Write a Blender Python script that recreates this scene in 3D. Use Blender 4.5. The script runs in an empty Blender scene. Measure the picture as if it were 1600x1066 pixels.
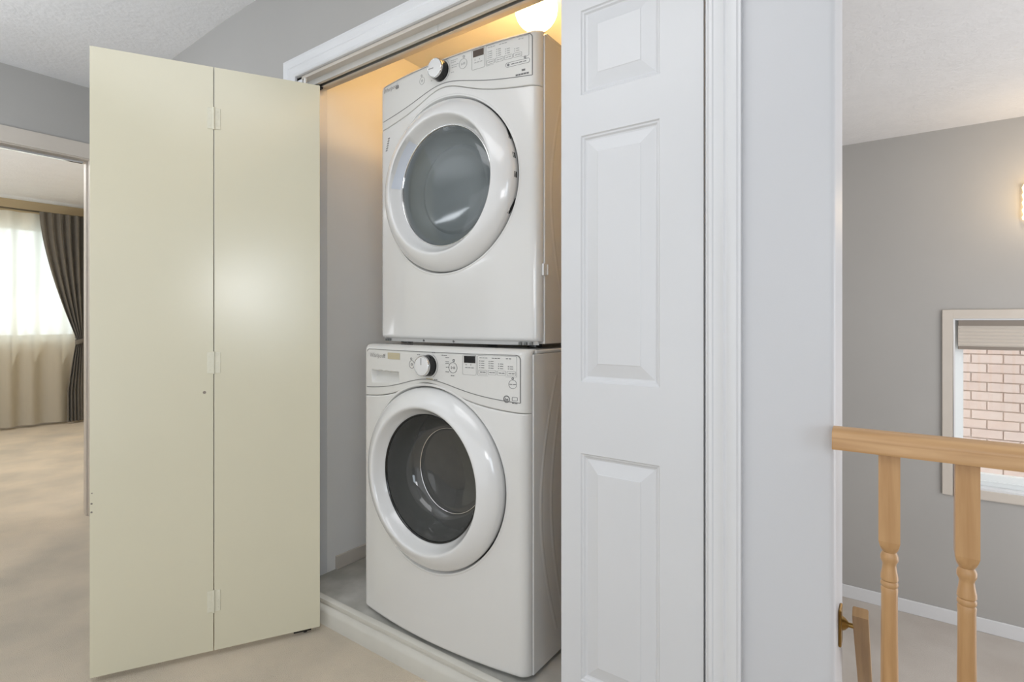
import bpy, bmesh, math, random
from mathutils import Vector, Matrix
random.seed(4)
S = bpy.context.scene
C = S.collection
PI = math.pi

# ---------------------------------------------------------------- camera
cam_d = bpy.data.cameras.new('camera')
cam = bpy.data.objects.new('camera', cam_d); C.objects.link(cam)
cam_d.sensor_width = 36.0
cam_d.lens = 836/1600*36
cam_d.shift_y = -(533-502)/1600
cam_d.clip_start = 0.02
cam.location = (0, 0, 1.15)
cam.rotation_euler = (PI/2, 0, math.atan2(0.5830, 0.81246))
S.camera = cam

# ---------------------------------------------------------------- world, lights, exposure
W = bpy.data.worlds.new('world'); S.world = W; W.use_nodes = True
bg = W.node_tree.nodes['Background']
bg.inputs[0].default_value = (0.86, 0.94, 1.0, 1); bg.inputs[1].default_value = 3.5

def area(name, loc, target, sx, sy, power, col):
    d = bpy.data.lights.new(name, 'AREA'); d.shape = 'RECTANGLE'; d.size = sx; d.size_y = sy
    d.energy = power; d.color = col
    o = bpy.data.objects.new(name, d); C.objects.link(o); o.location = loc
    o.rotation_euler = (Vector(target)-Vector(loc)).to_track_quat('-Z', 'Y').to_euler()
    return o
sun_d = bpy.data.lights.new('sun', 'SUN'); sun_d.energy = 4.0; sun_d.color = (1.0, 0.9, 0.8); sun_d.angle = math.radians(1)
sun = bpy.data.objects.new('sun', sun_d); C.objects.link(sun); sun.rotation_euler = (math.radians(42), 0, math.radians(-25))
area('hall_overhead_fill', (-0.75, 0.0, 2.50), (-0.75, 0.0, 0), 1.3, 0.9, 11, (0.97, 0.98, 1.0))  # added overhead fill to even out the hall; no ceiling lamp modelled
area('hall_daylight_fill', (1.98, -1.12, 1.45), (-1.4, 0.9, 1.2), 0.8, 1.0, 15, (0.78, 0.89, 1.0))  # added cool fill for presumed daylight from behind; no window built here
area('hall_soft_fill', (-0.9, -1.52, 1.05), (-0.9, 0.0, 1.0), 3.2, 1.9, 17, (0.90, 0.95, 1.0))  # large added fill behind the camera, brightens the closet side evenly
area('camera_side_fill', (0.36, -0.44, 1.40), (-1.5, 1.3, 1.0), 0.42, 0.30, 4.0, (0.97, 0.98, 1.0))  # added flash-like fill beside the camera, reaches into the closet
area('hall_upward_fill', (-2.7, -0.7, 1.6), (-2.7, -0.5, 2.6), 0.9, 0.9, 28, (0.88, 0.94, 1.0))  # added out of frame to brighten the hall ceiling; no fixture
area('stairwell_side_fill', (2.5, 3.2, 0.7), (0.0, 3.4, 0.7), 2.4, 2.6, 72, (0.97, 0.98, 1.0))  # big unseen fill added to brighten the stairwell from its right side
area('stairwell_upward_fill', (2.05, 2.2, 0.6), (2.05, 2.25, 2.6), 0.9, 0.9, 11, (0.97, 0.98, 1.0))  # extra fill added to lift the stairwell ceiling, not a fitting
area('bedroom_upward_fill', (-5.6, -0.8, 1.2), (-5.8, 0.2, 2.4), 1.4, 1.4, 36, (0.93, 0.965, 1.0))  # unseen upward fill added to brighten the bedroom
area('bedroom_overhead_fill', (-5.6, 0.4, 2.42), (-5.6, 0.4, 0), 1.6, 1.4, 29, (1.0, 0.98, 0.95))  # added downward fill for the bedroom floor; stands for no actual lamp

S.view_settings.view_transform = 'Standard'
S.view_settings.look = 'None'
S.view_settings.exposure = 0.0
S.view_settings.gamma = 1.0
S.view_settings.use_curve_mapping = False

# ---------------------------------------------------------------- materials
def srgb(r, g, b):
    f = lambda c: (c/255/12.92) if c/255 <= 0.04045 else ((c/255+0.055)/1.055)**2.4
    return (f(r), f(g), f(b), 1)

def mat(name, col, rough=0.5, bump=0.0, bscale=60, mottle=0.0, mscale=3, metal=0.0, spec=0.5, emit=None, es=0, coat=0.0, sheen=0.0, col2=None):
    m = bpy.data.materials.new(name); m.use_nodes = True
    nt = m.node_tree; b = nt.nodes['Principled BSDF']
    b.inputs['Base Color'].default_value = col
    b.inputs['Roughness'].default_value = rough
    b.inputs['Metallic'].default_value = metal
    b.inputs['Specular IOR Level'].default_value = spec
    b.inputs['Coat Weight'].default_value = coat
    b.inputs['Coat Roughness'].default_value = 0.06
    if sheen: b.inputs['Sheen Weight'].default_value = sheen
    tc = nt.nodes.new('ShaderNodeTexCoord')
    n2 = nt.nodes.new('ShaderNodeTexNoise'); n2.inputs['Scale'].default_value = mscale; n2.inputs['Detail'].default_value = 5
    nt.links.new(tc.outputs['Object'], n2.inputs['Vector'])
    mx = nt.nodes.new('ShaderNodeMix'); mx.data_type = 'RGBA'
    mp = nt.nodes.new('ShaderNodeMapRange')
    mp.inputs['From Min'].default_value = 0.35; mp.inputs['From Max'].default_value = 0.65
    nt.links.new(n2.outputs['Fac'], mp.inputs['Value'])
    nt.links.new(mp.outputs['Result'], mx.inputs['Factor'])
    k = mottle
    mx.inputs['A'].default_value = col
    mx.inputs['B'].default_value = col2 if col2 else (col[0]*(1-k), col[1]*(1-k), col[2]*(1-k), 1)
    nt.links.new(mx.outputs['Result'], b.inputs['Base Color'])
    if bump:
        n = nt.nodes.new('ShaderNodeTexNoise'); n.inputs['Scale'].default_value = bscale; n.inputs['Detail'].default_value = 6
        nt.links.new(tc.outputs['Object'], n.inputs['Vector'])
        bp = nt.nodes.new('ShaderNodeBump'); bp.inputs['Strength'].default_value = bump; bp.inputs['Distance'].default_value = 0.01
        nt.links.new(n.outputs['Fac'], bp.inputs['Height']); nt.links.new(bp.outputs['Normal'], b.inputs['Normal'])
    if emit:
        b.inputs['Emission Color'].default_value = emit; b.inputs['Emission Strength'].default_value = es
    return m

def glassmat(name, tint, gloss_col=(1, 1, 1, 1), rough=0.02, body=None, bodyfac=0.0):
    m = bpy.data.materials.new(name); m.use_nodes = True
    nt = m.node_tree; nt.nodes.clear()
    out = nt.nodes.new('ShaderNodeOutputMaterial')
    tr = nt.nodes.new('ShaderNodeBsdfTransparent'); tr.inputs[0].default_value = tint
    gl = nt.nodes.new('ShaderNodeBsdfGlossy'); gl.inputs[0].default_value = gloss_col; gl.inputs['Roughness'].default_value = rough
    lw = nt.nodes.new('ShaderNodeLayerWeight'); lw.inputs[0].default_value = 0.5
    pw = nt.nodes.new('ShaderNodeMath'); pw.operation = 'POWER'; pw.inputs[1].default_value = 4.0
    fr = nt.nodes.new('ShaderNodeMath'); fr.operation = 'MULTIPLY_ADD'; fr.inputs[1].default_value = 0.7; fr.inputs[2].default_value = 0.05
    nt.links.new(lw.outputs['Facing'], pw.inputs[0]); nt.links.new(pw.outputs[0], fr.inputs[0])
    mx = nt.nodes.new('ShaderNodeMixShader')
    src = tr
    if body:
        df = nt.nodes.new('ShaderNodeBsdfDiffuse'); df.inputs[0].default_value = body
        m2 = nt.nodes.new('ShaderNodeMixShader'); m2.inputs[0].default_value = bodyfac
        nt.links.new(tr.outputs[0], m2.inputs[1]); nt.links.new(df.outputs[0], m2.inputs[2]); src = m2
    nt.links.new(fr.outputs[0], mx.inputs[0]); nt.links.new(src.outputs[0], mx.inputs[1]); nt.links.new(gl.outputs[0], mx.inputs[2])
    nt.links.new(mx.outputs[0], out.inputs[0])
    return m

def woodmat(name, c1, c2):
    m = bpy.data.materials.new(name); m.use_nodes = True
    nt = m.node_tree; b = nt.nodes['Principled BSDF']; b.inputs['Roughness'].default_value = 0.38
    tc = nt.nodes.new('ShaderNodeTexCoord'); mp = nt.nodes.new('ShaderNodeMapping')
    nt.links.new(tc.outputs['Object'], mp.inputs['Vector'])
    n = nt.nodes.new('ShaderNodeTexNoise'); n.inputs['Scale'].default_value = 1.0; n.inputs['Detail'].default_value = 6; n.inputs['Distortion'].default_value = 0.6
    nt.links.new(mp.outputs['Vector'], n.inputs['Vector'])
    cr = nt.nodes.new('ShaderNodeValToRGB'); cr.color_ramp.elements[0].position = 0.35; cr.color_ramp.elements[1].position = 0.68
    cr.color_ramp.elements[0].color = c2; cr.color_ramp.elements[1].color = c1
    nt.links.new(n.outputs['Fac'], cr.inputs['Fac']); nt.links.new(cr.outputs['Color'], b.inputs['Base Color'])
    return m, mp

M = {}
M['wall'] = mat('grey_wall_paint', srgb(175, 173, 170), 0.45, 0.03, 180, 0.03, 2, spec=0.35)
M['wall_cool'] = mat('pale_wall_paint', srgb(207, 208, 211), 0.4, 0.02, 200, 0.02, 2, spec=0.35)
M['ceiling'] = mat('textured_ceiling_paint', srgb(226, 226, 227), 0.9, 0.35, 45, 0.03, 8)
M['closet'] = mat('closet_wall_paint', srgb(241, 240, 238), 0.6, 0.03, 150, 0.03, 3)
M['bed_wall'] = mat('tan_wall_paint', srgb(192, 172, 138), 0.7, 0.03, 150, 0.03, 3)
M['trim'] = mat('white_trim_paint', srgb(222, 223, 225), 0.3, 0.01, 120, 0.02, 5)
M['trim_dim'] = mat('aged_trim_paint', srgb(206, 198, 188), 0.4, 0.02, 120, 0.04, 6)
M['riser'] = mat('cream_riser_paint', srgb(206, 203, 194), 0.45, 0.02, 120, 0.06, 6)
M['door_white'] = mat('white_door_paint', srgb(216, 217, 219), 0.32, 0.015, 160, 0.02, 3)
M['door_cream'] = mat('cream_door_paint', srgb(217, 212, 189), 0.22, 0.02, 25, 0.015, 4)
M['hinge'] = mat('painted_hinge', srgb(222, 219, 200), 0.35, 0, 10, 0.05, 30)
M['carpet'] = mat('beige_carpet', srgb(238, 221, 196), 0.95, 0.8, 350, 0, 2.6, sheen=0.2, col2=srgb(212, 199, 178))
M['carpet_stair'] = mat('grey_beige_carpet', srgb(214, 206, 197), 0.95, 0.8, 350, 0, 2.2, sheen=0.2, col2=srgb(200, 190, 180))
M['vinyl'] = mat('grey_sheet_floor', srgb(190, 188, 182), 0.35, 0.05, 20, 0, 9, col2=srgb(164, 163, 156))
M['enamel'] = mat('white_enamel', srgb(216, 215, 212), 0.22, 0, 10, 0.01, 2, coat=0.5)
M['plastic'] = mat('white_gloss_plastic', srgb(221, 221, 220), 0.2, 0, 10, 0.01, 2, coat=0.6)
M['console'] = mat('console_plastic', srgb(214, 213, 209), 0.28, 0, 10, 0.01, 2)
M['grey_plastic'] = mat('bluish_grey_plastic', srgb(208, 214, 224), 0.25, 0, 10, 0.02, 2)
M['line'] = mat('grey_line', srgb(120, 120, 118), 0.4)
M['ink'] = mat('grey_ink', srgb(112, 112, 112), 0.5)
M['ink_soft'] = mat('pale_grey_ink', srgb(165, 165, 163), 0.5)
M['silver'] = mat('silver_ink', srgb(158, 156, 154), 0.35)
M['black'] = mat('black_plastic', srgb(20, 21, 22), 0.15)
M['display'] = mat('dark_display', srgb(28, 28, 28), 0.12)
M['display_brown'] = mat('dim_display', srgb(82, 70, 62), 0.15)
M['tag'] = mat('yellowed_tag', srgb(186, 176, 148), 0.5)
M['chrome'] = mat('chrome', srgb(215, 215, 215), 0.08, metal=1.0)
M['drum'] = mat('drum_steel', srgb(150, 147, 140), 0.42, 0.05, 60, 0.1, 20, metal=0.5)
M['gasket'] = mat('grey_rubber', srgb(112, 113, 110), 0.35)
M['dark'] = mat('dark_gap', srgb(40, 40, 40), 0.8)
M['galv'] = mat('galvanised_track', srgb(205, 204, 200), 0.35, metal=0.3)
M['glass_washer'] = glassmat('smoked_glass', (0.62, 0.62, 0.60, 1), body=(0.17, 0.172, 0.165, 1), bodyfac=0.42)
M['glass_dryer'] = glassmat('grey_tinted_glass', (0.80, 0.83, 0.84, 1), rough=0.09, body=(0.16, 0.175, 0.18, 1), bodyfac=0.30)
M['bowl'] = mat('grey_bowl', srgb(138, 145, 146), 0.4, 0, 10, 0.1, 6)
M['pane'] = glassmat('window_glass', (0.95, 0.97, 0.97, 1))
M['brass'] = mat('aged_brass', srgb(150, 118, 62), 0.3, metal=0.7)
M['vinyl_frame'] = mat('white_vinyl_frame', srgb(232, 236, 236), 0.3)
M['blind'] = mat('taupe_blind_fabric', srgb(200, 192, 182), 0.8)
M['blind_bar'] = mat('brown_blind_bar', srgb(140, 130, 120), 0.5)
M['brick'] = mat('pink_brick', srgb(234, 208, 196), 0.9, 0.2, 30, 0, 6, col2=srgb(240, 218, 207))
M['brick_b'] = mat('pale_brick', srgb(237, 213, 202), 0.9, 0.2, 30, 0, 6, col2=srgb(242, 222, 212))
M['mortar'] = mat('pale_mortar', srgb(224, 208, 198), 0.95, 0.3, 60)
M['drape'] = mat('grey_brown_drape', srgb(108, 101, 90), 0.85, 0.3, 200, 0.1, 10, sheen=0.3)
M['rod'] = mat('rod_metal', srgb(120, 112, 96), 0.4, metal=0.5)
M['lamp_base'] = mat('lamp_base_ceramic', srgb(235, 230, 220), 0.3)
M['globe'] = mat('lit_globe', (1, 0.8, 0.5, 1), 0.3, emit=(1.0, 0.60, 0.22, 1), es=35)
M['sconce'] = mat('lit_sconce_glass', (1, 0.9, 0.7, 1), 0.3, 0.5, 60, emit=(1.0, 0.74, 0.42, 1), es=2.6)
# sheer fabric
ms = bpy.data.materials.new('sheer_fabric'); ms.use_nodes = True
nt = ms.node_tree; nt.nodes.clear()
o_ = nt.nodes.new('ShaderNodeOutputMaterial'); a_ = nt.nodes.new('ShaderNodeBsdfTransparent'); a_.inputs[0].default_value = (1, 1, 1, 1)
b_ = nt.nodes.new('ShaderNodeBsdfTranslucent'); b_.inputs[0].default_value = srgb(205, 204, 194)
d_ = nt.nodes.new('ShaderNodeBsdfDiffuse'); d_.inputs[0].default_value = srgb(236, 228, 210)
m1 = nt.nodes.new('ShaderNodeMixShader'); m1.inputs[0].default_value = 0.5
m2 = nt.nodes.new('ShaderNodeMixShader'); 
lw_ = nt.nodes.new('ShaderNodeLayerWeight'); lw_.inputs[0].default_value = 0.5
ma_ = nt.nodes.new('ShaderNodeMath'); ma_.operation = 'MULTIPLY_ADD'; ma_.use_clamp = True; ma_.inputs[1].default_value = 0.3; ma_.inputs[2].default_value = 0.85
nt.links.new(lw_.outputs['Facing'], ma_.inputs[0]); nt.links.new(ma_.outputs[0], m2.inputs[0])
nt.links.new(b_.outputs[0], m1.inputs[1]); nt.links.new(d_.outputs[0], m1.inputs[2])
nt.links.new(a_.outputs[0], m2.inputs[1]); nt.links.new(m1.outputs[0], m2.inputs[2]); nt.links.new(m2.outputs[0], o_.inputs[0])
M['sheer'] = ms
M['oak'], mp1 = woodmat('oak_vertical', srgb(198, 158, 112), srgb(176, 134, 88)); mp1.inputs['Scale'].default_value = (60, 60, 3)
M['oak_x'], mp2 = woodmat('oak_lengthwise', srgb(204, 164, 118), srgb(180, 138, 92)); mp2.inputs['Scale'].default_value = (3, 60, 60)
M['oak_dark'], mp3 = woodmat('weathered_oak', srgb(176, 142, 100), srgb(150, 118, 80)); mp3.inputs['Scale'].default_value = (60, 3, 3)

# ---------------------------------------------------------------- mesh helpers
class MB:
    def __init__(s): s.v = []; s.f = []
    def box(s, x0, x1, y0, y1, z0, z1):
        i = len(s.v)
        s.v += [(x0, y0, z0), (x1, y0, z0), (x1, y1, z0), (x0, y1, z0), (x0, y0, z1), (x1, y0, z1), (x1, y1, z1), (x0, y1, z1)]
        s.f += [tuple(i+k for k in q) for q in ((0, 3, 2, 1), (4, 5, 6, 7), (0, 1, 5, 4), (1, 2, 6, 5), (2, 3, 7, 6), (3, 0, 4, 7))]
        return s
    def grid(s, rows, close=False, flip=False):
        i = len(s.v); n = len(rows[0])
        for r in rows: s.v += [tuple(p) for p in r]
        for a in range(len(rows)-1):
            for b in range(n if close else n-1):
                q = (i+a*n+b, i+a*n+(b+1) % n, i+(a+1)*n+(b+1) % n, i+(a+1)*n+b)
                s.f.append(q[::-1] if flip else q)
        return s
    def ngon(s, pts):
        i = len(s.v); s.v += [tuple(p) for p in pts]; s.f.append(tuple(range(i, i+len(pts)))); return s
    def lathe(s, prof, center, axis='z', n=48, a0=0.0, a1=2*PI, cap=False):
        rows = []
        full = abs(a1-a0-2*PI) < 1e-6
        cnt = n if full else n+1
        for r, h in prof:
            row = []
            for k in range(cnt):
                a = a0+(a1-a0)*k/n
                u, w = r*math.cos(a), r*math.sin(a)
                if axis == 'z': p = (center[0]+u, center[1]+w, center[2]+h)
                elif axis == 'y': p = (center[0]+u, center[1]+h, center[2]+w)
                else: p = (center[0]+h, center[1]+u, center[2]+w)
                row.append(p)
            rows.append(row)
        s.grid(rows, close=full)
        if cap:
            s.f.append(tuple(range(len(s.v)-cnt, len(s.v))))
            b = len(s.v)-cnt*len(prof); s.f.append(tuple(range(b, b+cnt))[::-1])
        return s
    def build(s, name, m, parent=None, smooth=False, bevel=0.0, seg=2, autos=None, normals=True):
        me = bpy.data.meshes.new(name); me.from_pydata(s.v, [], s.f); me.update()
        if normals or bevel:
            bm = bmesh.new(); bm.from_mesh(me)
            bmesh.ops.remove_doubles(bm, verts=bm.verts, dist=1e-6)
            if bevel:
                ed = [e for e in bm.edges if len(e.link_faces) == 2 and e.calc_face_angle(0) > 0.5]
                bmesh.ops.bevel(bm, geom=ed, offset=bevel, segments=seg, affect='EDGES', profile=0.5, clamp_overlap=True)
            bmesh.ops.recalc_face_normals(bm, faces=bm.faces)
            bm.to_mesh(me); bm.free()
        me.materials.append(m)
        if smooth or autos is not None:
            me.shade_smooth()
            if autos is not None: me.set_sharp_from_angle(angle=math.radians(autos))
        o = bpy.data.objects.new(name, me); C.objects.link(o)
        if parent: o.parent = parent
        return o

def tag(o, label, cat=None, group=None, kind=None):
    o['label'] = label
    if cat: o['category'] = cat
    if group: o['group'] = group
    if kind: o['kind'] = kind
    return o
def stuff(o): o['kind'] = 'stuff'; return o
def empty(name, loc=(0, 0, 0), rz=0.0):
    o = bpy.data.objects.new(name, None); C.objects.link(o); o.location = loc; o.rotation_euler = (0, 0, rz); o.empty_display_size = 0.05
    return o
def struct(name, mb, m, label, cat, **k):
    return tag(mb.build(name, m, **k), label, cat, kind='structure')

# ================================================================ SETTING
YW = 1.26            # front face of the closet wall
YI = 1.38            # its inner face
CX0, CX1 = -1.95, -0.30
OX0, OX1 = -1.985, -0.345     # opening
HEAD = 2.14

def slab(pts, z0, z1):
    m = MB(); n = len(pts)
    lo = [(x, y, z0) for x, y in pts]; hi = [(x, y, z1) for x, y in pts]
    i = len(m.v); m.v += lo+hi
    m.f.append(tuple(range(n))[::-1]); m.f.append(tuple(range(n, 2*n)))
    for k in range(n): m.f.append((k, (k+1) % n, n+(k+1) % n, n+k))
    return m
struct('floor', slab([(-8.0, -1.6), (2.6, -1.6), (2.6, 1.30), (-0.1, 1.30), (-0.1, 1.26), (-3.95, 1.26), (-3.95, 2.3), (-8.0, 2.3)], -0.2, 0.0), M['carpet'], 'beige carpet of the hall running on into the bedroom', 'floor')
# hall ceiling (very slightly sagging towards the left wall)
m = MB()
top = [(-3.95, 2.516), (-2.6, 2.568), (2.6, 2.568)]
for (xa, za), (xb, zb) in zip(top, top[1:]):
    i = len(m.v)
    m.v += [(xa, -1.6, za), (xb, -1.6, zb), (xb, 5.3, zb), (xa, 5.3, za), (xa, -1.6, 2.75), (xb, -1.6, 2.75), (xb, 5.3, 2.75), (xa, 5.3, 2.75)]
    m.f += [tuple(i+k for k in q) for q in ((0, 3, 2, 1), (4, 5, 6, 7), (0, 1, 5, 4), (1, 2, 6, 5), (2, 3, 7, 6), (3, 0, 4, 7))]
struct('ceiling', m, M['ceiling'], 'white textured ceiling over the hall and the stairwell', 'ceiling', normals=False)

# closet front wall with the opening
m = MB()
m.box(-3.95, OX0, YW, YI, 0, 2.60)
m.box(OX0, OX1, YW, YI, HEAD, 2.60)
struct('wall_front', m, M['wall'], 'grey wall above and left of the laundry closet opening', 'wall')
m = MB().box(OX1, -0.25, YW, YI, -0.0, 2.60)
pr = []
r = 0.012
for k in range(7):
    a = -PI/2+k*(PI/2)/6
    pr.append((-0.10-r+r*math.cos(a), YW+r+r*math.sin(a)))
pts = [(-0.25, YW)]+pr+[(-0.10, 1.44), (-0.25, 1.44)]
m2 = slab(pts, 0.0, 2.60)
i = len(m.v); m.v += m2.v; m.f += [tuple(a+i for a in f) for f in m2.f]
struct('wall_right', m, M['wall_cool'], 'smooth pale wall between the closet casing and the stair railing', 'wall', autos=40)
# column foot below the hall floor, on the stair side
struct('wall_column', MB().box(-0.25, -0.10, 1.301, 1.44, -1.07, 0.0), M['wall_cool'], 'lower part of the pale wall end inside the stairwell', 'wall')

# closet shell
struct('wall_closet_left', MB().box(-2.03, CX0, YI, 2.25, 0, 2.60), M['closet'], 'inner left wall of the laundry closet, lit orange at the top', 'wall')
struct('wall_closet_right', MB().box(CX1, -0.25, YI, 2.25, -1.07, 2.60), M['closet'], 'inner right wall of the laundry closet behind the white door', 'wall')
struct('wall_closet_back', MB().box(-2.03, -0.25, 2.25, 2.33, -1.07, 2.60), M['closet'], 'back wall of the laundry closet behind the machines', 'wall')
struct('ceiling_closet', MB().box(CX0, CX1, YI, 2.25, 2.43, 2.50), M['closet'], 'low closet ceiling above the dryer, lit orange by the globe lamp', 'ceiling')
struct('floor_closet', MB().box(CX0, OX1-0.013, 1.262, YI, 0.0, 0.088).box(CX0, CX1, YI, 2.25, 0.0, 0.088), M['vinyl'], 'raised grey vinyl floor inside the laundry closet', 'floor')
struct('baseboard_closet', MB().box(CX0, CX0+0.012, 1.42, 2.24, 0.088, 0.145), M['trim_dim'], 'short pale baseboard low on the closet left wall', 'baseboard', bevel=0.002)
# jamb liners (white boards inside the opening)
m = MB().box(OX0-0.001, CX0-0.001, YW+0.002, YI+0.004, 0.088, HEAD-0.0005)
m.box(OX1-0.012, OX1+0.001, YW+0.002, YI+0.004, 0.088, HEAD-0.0005)
struct('trim_1', m, M['trim'], 'white side jamb boards lining the closet opening', 'trim', bevel=0.0015)
struct('trim_2', MB().box(OX0, OX1, YW+0.002, YI+0.004, HEAD-0.012, HEAD+0.001), M['trim_dim'], 'painted head jamb board under the closet header', 'trim', bevel=0.0015)

# casing with moulded profile (mitred): profile t across the width (0 = opening edge), depth towards the viewer
CW = 0.073
prof = [(0, 0), (0.0, 0.009), (0.004, 0.012), (0.010, 0.012), (0.013, 0.009), (0.020, 0.010), (0.030, 0.013), (0.036, 0.016), (0.040, 0.013), (0.046, 0.017), (0.058, 0.020), (0.064, 0.020), (0.068, 0.017), (CW, 0.017), (CW, 0.0)]
m = MB()
xl, xr, zt = OX0+0.004, OX1-0.004, HEAD+0.002
rows = []
for t, d in prof:
    rows.append([(xl-t, YW-d, 0.0), (xl-t, YW-d, zt+t), (xr+t, YW-d, zt+t), (xr+t, YW-d, 0.0)])
m.grid(rows)
struct('trim_3', m, M['trim'], 'white moulded casing framing the closet opening', 'trim', autos=25)
# threshold / riser with mouldings
prof = [(1.2615, 0.0), (1.2615, 0.091), (1.2595, 0.092), (1.247, 0.091), (1.241, 0.087), (1.241, 0.076), (1.246, 0.071), (1.246, 0.066), (1.238, 0.061), (1.232, 0.054), (1.229, 0.047), (1.229, 0.0)]
m = MB(); m.grid([[(CX0, y, z) for y, z in prof], [(OX1-0.013, y, z) for y, z in prof]])
m.ngon([(CX0, y, z) for y, z in prof]); m.ngon([(OX1-0.013, y, z) for y, z in prof][::-1])
struct('trim_4', m, M['riser'], 'moulded cream riser board under the closet opening at the carpet', 'trim', autos=30)
# hidden-side baseboards on the hall wall
struct('baseboard_front', MB().box(-3.85, -2.07, 1.246, 1.26, 0, 0.085), M['trim_dim'], 'white baseboard under the grey wall left of the closet', 'baseboard', bevel=0.003)

# bifold track
tr = empty('closet_door_track', (0, 0, 0)); tag(tr, 'white metal bifold door track along the closet header', 'track')
zt = HEAD-0.012
m = MB().box(OX0+0.03, OX1-0.03, 1.290, 1.293, zt-0.022, zt); m.box(OX0+0.03, OX1-0.03, 1.327, 1.330, zt-0.022, zt); m.box(OX0+0.03, OX1-0.03, 1.293, 1.327, zt-0.003, zt)
m.box(OX0+0.03, OX1-0.03, 1.293, 1.302, zt-0.022, zt-0.020); m.box(OX0+0.03, OX1-0.03, 1.318, 1.327, zt-0.022, zt-0.020)
m.build('channel', M['galv'], tr)
MB().box(OX0+0.031, OX1-0.031, 1.301, 1.319, zt-0.006, zt-0.004).build('slot', M['dark'], tr)
m = MB().box(OX0+0.035, OX0+0.085, 1.295, 1.325, zt-0.030, zt-0.0225)
m.build('pivot_bracket', M['dark'], tr, bevel=0.001)
MB().box(-1.232, -1.226, 1.2885, 1.293, zt-0.024, zt-0.001).build('clip', M['galv'], tr)

# left hall wall with bedroom doorway
XL = -3.85
m = MB().box(XL-0.1, XL, 1.123, YW, 0, 2.55); m.box(XL-0.1, XL, -1.6, 0.20, 0, 2.55); m.box(XL-0.1, XL, 0.20, 1.123, 2.11, 2.55)
struct('wall_left', m, M['wall'], 'grey hall wall with the bedroom doorway', 'wall')
m = MB()
prof2 = [(0, 0), (0, 0.012), (0.008, 0.014), (0.03, 0.012), (0.06, 0.017), (0.085, 0.017), (0.085, 0)]
rows = []
for t, d in prof2:
    rows.append([(XL+d, 1.116+t, 0.0), (XL+d, 1.116+t, 2.102+t), (XL+d, 0.207-t, 2.102+t), (XL+d, 0.207-t, 0)])
m.grid(rows)
struct('trim_5', m, M['trim_dim'], 'white casing around the bedroom doorway', 'trim', autos=25)
m = MB().box(XL-0.102, XL+0.002, 1.108, 1.1235, 0, 2.1); m.box(XL-0.102, XL+0.002, 0.1995, 0.215, 0, 2.1); m.box(XL-0.102, XL+0.002, 0.215, 1.108, 2.095, 2.1105)
m.box(XL-0.07, XL-0.035, 1.100, 1.108, 0, 2.095); m.box(XL-0.07, XL-0.035, 0.215, 0.226, 0, 2.095); m.box(XL-0.07, XL-0.035, 0.226, 1.100, 2.083, 2.095)
struct('trim_6', m, M['trim_dim'], 'jamb boards and stops inside the bedroom doorway', 'trim', bevel=0.001)
struct('trim_7', MB().box(XL-0.030, XL-0.010, 0.226, 1.08, 2.072, 2.0828), M['chrome'], 'bright metal strip under the head of the bedroom doorway', 'trim', bevel=0.001)

# bedroom shell
XB = -7.72
struct('ceiling_bedroom', MB().box(-8.0, -3.95, -1.6, 2.3, 2.465, 2.6), M['ceiling'], 'white bedroom ceiling seen through the doorway', 'ceiling')
struct('wall_bedroom_side', MB().box(-8.0, -3.95, 2.22, 2.32, 0, 2.6), M['bed_wall'], 'tan bedroom side wall beyond the dark drape', 'wall')
struct('wall_bedroom_near', MB().box(-8.0, -3.95, -1.7, -1.6, 0, 2.6), M['bed_wall'], 'tan bedroom wall on the side away from the closet', 'wall')
WY0, WY1, WZ0, WZ1 = -0.2, 2.13, 0.95, 2.20
m = MB().box(XB-0.14, XB, -1.6, WY0, 0, 2.6); m.box(XB-0.14, XB, WY1, 2.22, 0, 2.6); m.box(XB-0.14, XB, WY0, WY1, 0, WZ0); m.box(XB-0.14, XB, WY0, WY1, WZ1, 2.6)
struct('wall_bedroom_far', m, M['bed_wall'], 'tan bedroom wall with the curtained window', 'wall')
w = empty('window_1', (XB-0.07, 0, 0)); tag(w, 'bright bedroom window behind the sheer curtain', 'window', kind='structure')
m = MB()
m.box(-0.03, 0.03, WY0, WY0+0.05, WZ0, WZ1); m.box(-0.03, 0.03, WY1-0.05, WY1, WZ0, WZ1); m.box(-0.03, 0.03, WY0, WY1, WZ0, WZ0+0.05); m.box(-0.03, 0.03, WY0, WY1, WZ1-0.05, WZ1); m.box(-0.02, 0.02, 0.86, 0.90, WZ0, WZ1)
m.build('window_frame', M['vinyl_frame'], w)
MB().box(-0.003, 0.003, WY0+0.05, 0.86, WZ0+0.05, WZ1-0.05).build('pane', M['pane'], w)
MB().box(-0.003, 0.003, 0.90, WY1-0.05, WZ0+0.05, WZ1-0.05).build('pane', M['pane'], w)
MB().box(0.03, 0.11, WY0-0.05, WY1+0.05, WZ0-0.03, WZ0).build('window_sill', M['vinyl_frame'], w, bevel=0.003)
struct('baseboard_bedroom', MB().box(XB, XB+0.014, -1.6, 2.22, 0, 0.09), M['trim_dim'], 'white baseboard under the bedroom window wall', 'baseboard')

# other hall walls behind the camera
struct('wall_back', MB().box(-3.95, 2.6, -1.7, -1.6, 0, 2.6), M['wall_cool'], 'pale hall wall facing the laundry closet', 'wall')
struct('wall_hall_end', MB().box(2.6, 2.7, -1.7, 5.3, -1.3, 2.6), M['wall_cool'], 'pale wall closing the right end of hall and stairwell', 'wall')
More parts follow.
